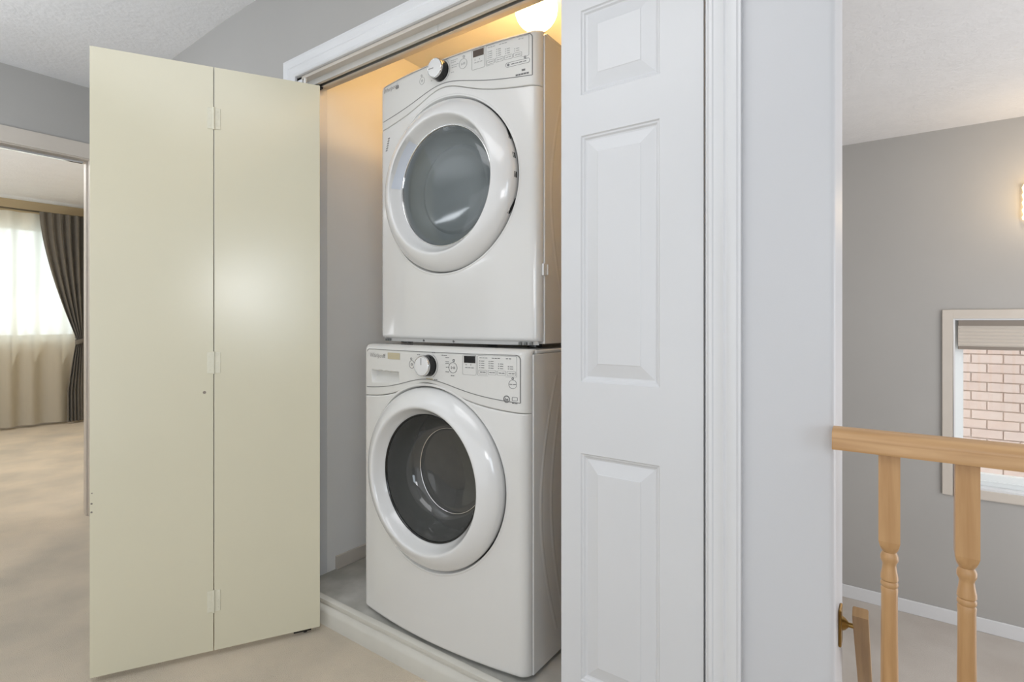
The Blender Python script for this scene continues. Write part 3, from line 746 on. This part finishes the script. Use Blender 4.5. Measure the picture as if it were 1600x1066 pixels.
wz = 0.1005
washer = machine('washing_machine', 'white front-loading washer with detergent drawer, standing on the closet floor', 'washing machine', (-1.240, 1.292, wz), 0.965, 0.806, True)
DZ = wz+0.965+0.0125
dryer = machine('tumble_dryer', 'white front-loading dryer stacked on top of the washer', 'dryer', (-1.263, 1.390, DZ), 0.984, 0.834, False)
# dryer lower plinth with screws, label print, door-reversal clip
m = MB()
rows = [[(x, yf(x)+0.012, 0.010) for x in [(-0.355+0.71*k/30) for k in range(31)]], [(x, yf(x)+0.018, -0.0035) for x in [(-0.355+0.71*k/30) for k in range(31)]]]
m.grid(rows); pl = m.build('lower_lip', M['enamel'], dryer, smooth=True)
for x in (-0.11, 0.035):
    MB().lathe([(0.0, -0.002), (0.004, -0.001), (0.004, 0.001)], (x, yf(x)+0.0145, 0.003), axis='y', n=10).build('screw', M['line'], pl)
m = MB()
for i_, x in enumerate((0.300, 0.318, 0.337)): m.box(x-0.005, x+0.005, yf(x)+0.006, yf(x)+0.012, -0.003, 0.006)
for x in (-0.330, -0.318, -0.306): m.box(x-0.003, x+0.003, yf(x)+0.006, yf(x)+0.012, -0.003, 0.006)
stuff(m.build('stacking_bracket', M['gasket'], dryer))
text_on('MAX FILL', -0.338, 0.700, 0.0001, M['ink_soft'], dryer) if False else None
m = MB()
for k in range(6): surf_strip(m, [(-0.322+0.0032*k, 0.722+0.0085*k), (-0.322+0.0032*k+0.012, 0.7235+0.0085*k)], 0.0036)
stuff(m.build('door_label', M['ink'], dryer))
m = MB().box(HWID-0.004, HWID+0.003, 0.020, 0.040, 0.215, 0.252)
m.box(HWID-0.003, HWID+0.006, 0.040, 0.044, 0.217, 0.250)
m.build('side_clip', M['plastic'], dryer, bevel=0.001)

# ================================================================ CLOSET LAMP
lp = empty('ceiling_lamp', (-1.10, 1.69, 2.43)); tag(lp, 'glowing round globe lamp on the closet ceiling above the dryer', 'lamp')
MB().lathe([(0.06, 0.0), (0.06, -0.012), (0.048, -0.028), (0.040, -0.036)], (0, 0, 0), n=32, cap=True).build('lamp_base', M['lamp_base'], lp, autos=40)
g = [(0.036, -0.034)]
for k in range(1, 17):
    a = PI/2-0.42-(PI-0.42)*k/16; g.append((max(0.0, 0.080*math.cos(a)), -0.106+0.080*math.sin(a)))
MB().lathe(g, (0, 0, 0), n=36).build('glass_globe', M['globe'], lp, smooth=True)

# ================================================================ STAIR RAILING
rl = empty('stair_railing', (-0.10, 1.222, 0)); tag(rl, 'light oak stair railing with turned balusters beside the pale wall', 'railing')
pr_ = [(-0.030, 0.904), (-0.032, 0.911), (-0.029, 0.918), (-0.031, 0.926), (-0.028, 0.936), (-0.018, 0.942), (0.0, 0.944), (0.018, 0.942), (0.028, 0.936), (0.031, 0.926), (0.029, 0.918), (0.032, 0.911), (0.030, 0.904)]
m = MB(); L_ = 1.62
m.grid([[(0.0, y, z) for y, z in pr_], [(L_, y, z) for y, z in pr_]], close=True)
m.ngon([(0.0, y, z) for y, z in pr_]); m.ngon([(L_, y, z) for y, z in pr_][::-1])
m.build('handrail', M['oak_x'], rl, autos=60)
def sq(h, c_=0.0165): return [(-c_, -c_, h), (c_, -c_, h), (c_, c_, h), (-c_, c_, h)]
def baluster():
    m = MB()
    m.box(-0.0165, 0.0165, -0.0165, 0.0165, 0.742, 0.9045); m.box(-0.0165, 0.0165, -0.0165, 0.0165, 0.0, 0.22)
    # rounded shoulders
    n = 24
    def ringp(t, h, rr):
        out = []
        for k in range(n):
            a = 2*PI*k/n; c_, s_ = math.cos(a), math.sin(a)
            q = 0.0165/max(abs(c_), abs(s_)); r_ = q*(1-t)+rr*t
            out.append((r_*c_, r_*s_, h))
        return out
    rows = [ringp(0, 0.742, 0.015), ringp(0.35, 0.734, 0.015), ringp(0.8, 0.728, 0.0145), ringp(1, 0.724, 0.0135)]
    for r_, h in ((0.0105, 0.720), (0.0125, 0.717), (0.0142, 0.712), (0.0140, 0.705), (0.0112, 0.699), (0.0108, 0.695), (0.0118, 0.686), (0.0136, 0.676), (0.0140, 0.669), (0.0120, 0.666), (0.0138, 0.663), (0.0138, 0.658), (0.0120, 0.655), (0.0135, 0.652), (0.0128, 0.640), (0.0132, 0.560), (0.0142, 0.45), (0.0150, 0.36), (0.0146, 0.30), (0.0120, 0.285), (0.0145, 0.275), (0.0110, 0.262), (0.0145, 0.245), (0.0130, 0.236)):
        rows.append(ringp(1, h, r_))
    rows += [ringp(0.6, 0.228, 0.014), ringp(0, 0.22, 0.015)]
    m.grid(rows, close=True)
    return m
b0 = None
for k in range(14):
    if b0 is None:
        b0 = baluster().build('baluster', M['oak'], rl, autos=35); o = b0
    else:
        o = b0.copy(); C.objects.link(o); o.parent = rl
    o.location = (0.090+0.1105*k, 0, 0)
MB().box(1.60, 1.685, -0.042, 0.042, 0.0, 1.02).build('newel_post', M['oak'], rl, bevel=0.006)
MB().lathe([(0.0, 0.10), (0.03, 0.09), (0.042, 0.06), (0.03, 0.025), (0.035, 0.0)], (1.6425, 0, 1.02), n=24).build('newel_cap', M['oak'], rl, smooth=True)

# lower wall handrail with brass bracket
hr = empty('wall_handrail', (-0.10, 1.33, 0)); tag(hr, 'short weathered oak wall handrail going down the stairs behind the railing', 'handrail')
m = MB(); rows = []
for (dy, z) in ((0.0, 0.552), (0.85, -0.47)):
    rows.append([(x, dy+h_*0.75, z+h_*0.6) for x, h_ in ((0.026, -0.022), (0.026, -0.003), (0.028, 0.0), (0.052, 0.0), (0.054, -0.003), (0.054, -0.022))])
m.grid(rows, close=True); m.ngon(rows[0]); m.ngon(rows[1][::-1])
m.build('handrail', M['oak_dark'], hr, autos=30)
br = MB(); br.box(0.0, 0.006, 0.000, 0.040, 0.455, 0.535)
bo = br.build('bracket', M['brass'], hr, bevel=0.003)
MB().lathe([(0.016, 0.005), (0.012, 0.012), (0.005, 0.018), (0.005, 0.027)], (0, 0.02, 0.500), axis='x', n=16).build('bracket_arm', M['brass'], bo, smooth=True)

# ================================================================ WALL SCONCE
sc = empty('wall_sconce', (0.80, SY, 1.97)); tag(sc, 'lit glass wall sconce on the stairwell wall above the window', 'wall lamp')
MB().box(-0.05, 0.05, -0.015, 0.0, -0.07, 0.07).build('backplate', M['brass'], sc, bevel=0.004)
m = MB(); rows = []
for k in range(15):
    z = -0.12+0.24*k/14; row = []
    for j in range(17):
        a = PI*j/16; rr = 0.090+0.004*math.sin(k*2.1+j*1.7)
        row.append((-rr*math.cos(a), -0.015-rr*0.8*math.sin(a), z))
    rows.append(row)
m.grid(rows); m.ngon(rows[0][::-1]); m.build('glass_shade', M['sconce'], sc, autos=60)

pd = bpy.data.lights.new('sconce_bulb', 'POINT'); pd.energy = 5; pd.color = (1.0, 0.74, 0.45); pd.shadow_soft_size = 0.05
po = bpy.data.objects.new('sconce_bulb', pd); C.objects.link(po); po.location = (0.86, SY-0.32, 2.02)

# ================================================================ BEDROOM CURTAINS
def curtain_sheer():
    m = MB(); rows = []
    for i in range(30):
        z = 2.315-(2.315-0.03)*i/29; row = []
        for j in range(300):
            y = -0.3+2.35*j/299
            ph = y*34+1.3*math.sin(y*5)
            x = -7.60+0.034*math.sin(ph)*(0.6+0.4*i/29)+0.010*math.sin(y*9+i*0.1)
            row.append((x, y+0.006*math.sin(ph*0.5)*i/29, z))
        rows.append(row)
    m.grid(rows)
    return m
tag(curtain_sheer().build('sheer_curtain', M['sheer'], smooth=True, normals=False), 'floor-length ivory sheer curtain over the bright bedroom window', 'curtain')
dc = empty('drape', (0, 0, 0)); tag(dc, 'dark grey-brown drape tied back at the right of the bedroom window', 'curtain')
m = MB(); rows = []
NI = 60
for i in range(NI+1):
    z = 2.335-(2.335-0.025)*i/NI
    if z > 0.94:
        t = (2.335-z)/(2.335-0.94); yl = 1.763+0.325*t**1.55; yr = 2.185-0.02*t
    else:
        t = (0.94-z)/0.915; yl = 2.088-0.085*min(1, t*1.6)**0.8; yr = 2.165+0.015*t
    wd = yr-yl; row = []
    amp = 0.030*(0.35+0.65*min(1, wd/0.42))
    for j in range(121):
        s_ = j/120
        x = -7.52+amp*math.sin(s_*2*PI*5.5+0.6*math.sin(z*2))+0.012*math.sin(s_*31+z*1.3)
        row.append((x, (yl+wd*s_)*0.977, z))
    rows.append(row)
m.grid(rows); m.build('drape_fabric', M['drape'], dc, smooth=True, normals=False)
m = MB(); rows = []
for z in (0.905, 0.915, 0.945, 0.955):
    rows.append([(-7.50+0.055*math.sin(a*PI/12+PI)*-1*(1 if z in (0.915, 0.945) else 0.9), 2.080+0.055*math.cos(a*PI/12), z+0.02*math.cos(a*PI/12)) for a in range(-6, 19)])
m.grid(rows); m.build('tieback', M['drape'], dc, smooth=True)
rd = empty('curtain_rod', (-7.56, 0, 2.325)); tag(rd, 'thin metal curtain rod above the bedroom window', 'curtain rod')
m = MB(); m.lathe([(0.009, -0.35), (0.009, 2.19)], (0, 0, 0.012), axis='y', n=12, cap=True); m.build('rod', M['rod'], rd, smooth=True)
MB().box(-0.16, 0.0, 2.10, 2.115, 0.0, 0.024).build('rod_bracket', M['rod'], rd)

# ================================================================ NEIGHBOUR'S BRICK WALL beyond the stairwell window
bw = empty('brick_wall', (0, 6.3, 0)); tag(bw, 'sunlit pink brick wall of the neighbouring house outside the window', 'brick wall')
MB().box(-1.4, 4.2, 0.012, 0.25, -2.4, 3.4).build('mortar', M['mortar'], bw)
bm0 = {}
for key in ('brick', 'brick_b'):
    t = MB().box(0, 0.205, 0.0, 0.06, 0, 0.072).build('brick', M[key], bw, bevel=0.002, seg=1); bm0[key] = t
first = {'brick': True, 'brick_b': True}
bx_a, bz_a = 0.33, -0.30
for r_ in range(20):
    for c_ in range(13):
        key = random.choice(('brick', 'brick_b'))
        if first[key]: o = bm0[key]; first[key] = False
        else: o = bm0[key].copy(); C.objects.link(o); o.parent = bw
        o.location = (bx_a+c_*0.215+(0.1075 if r_ % 2 else 0)-0.1, random.uniform(-0.003, 0.003), bz_a+r_*0.083)
tag(MB().box(-12, 8, 5.24, 12, -2.6, -2.4).build('ground', M['mortar']), 'pale ground outside between the houses', 'ground', kind='structure')
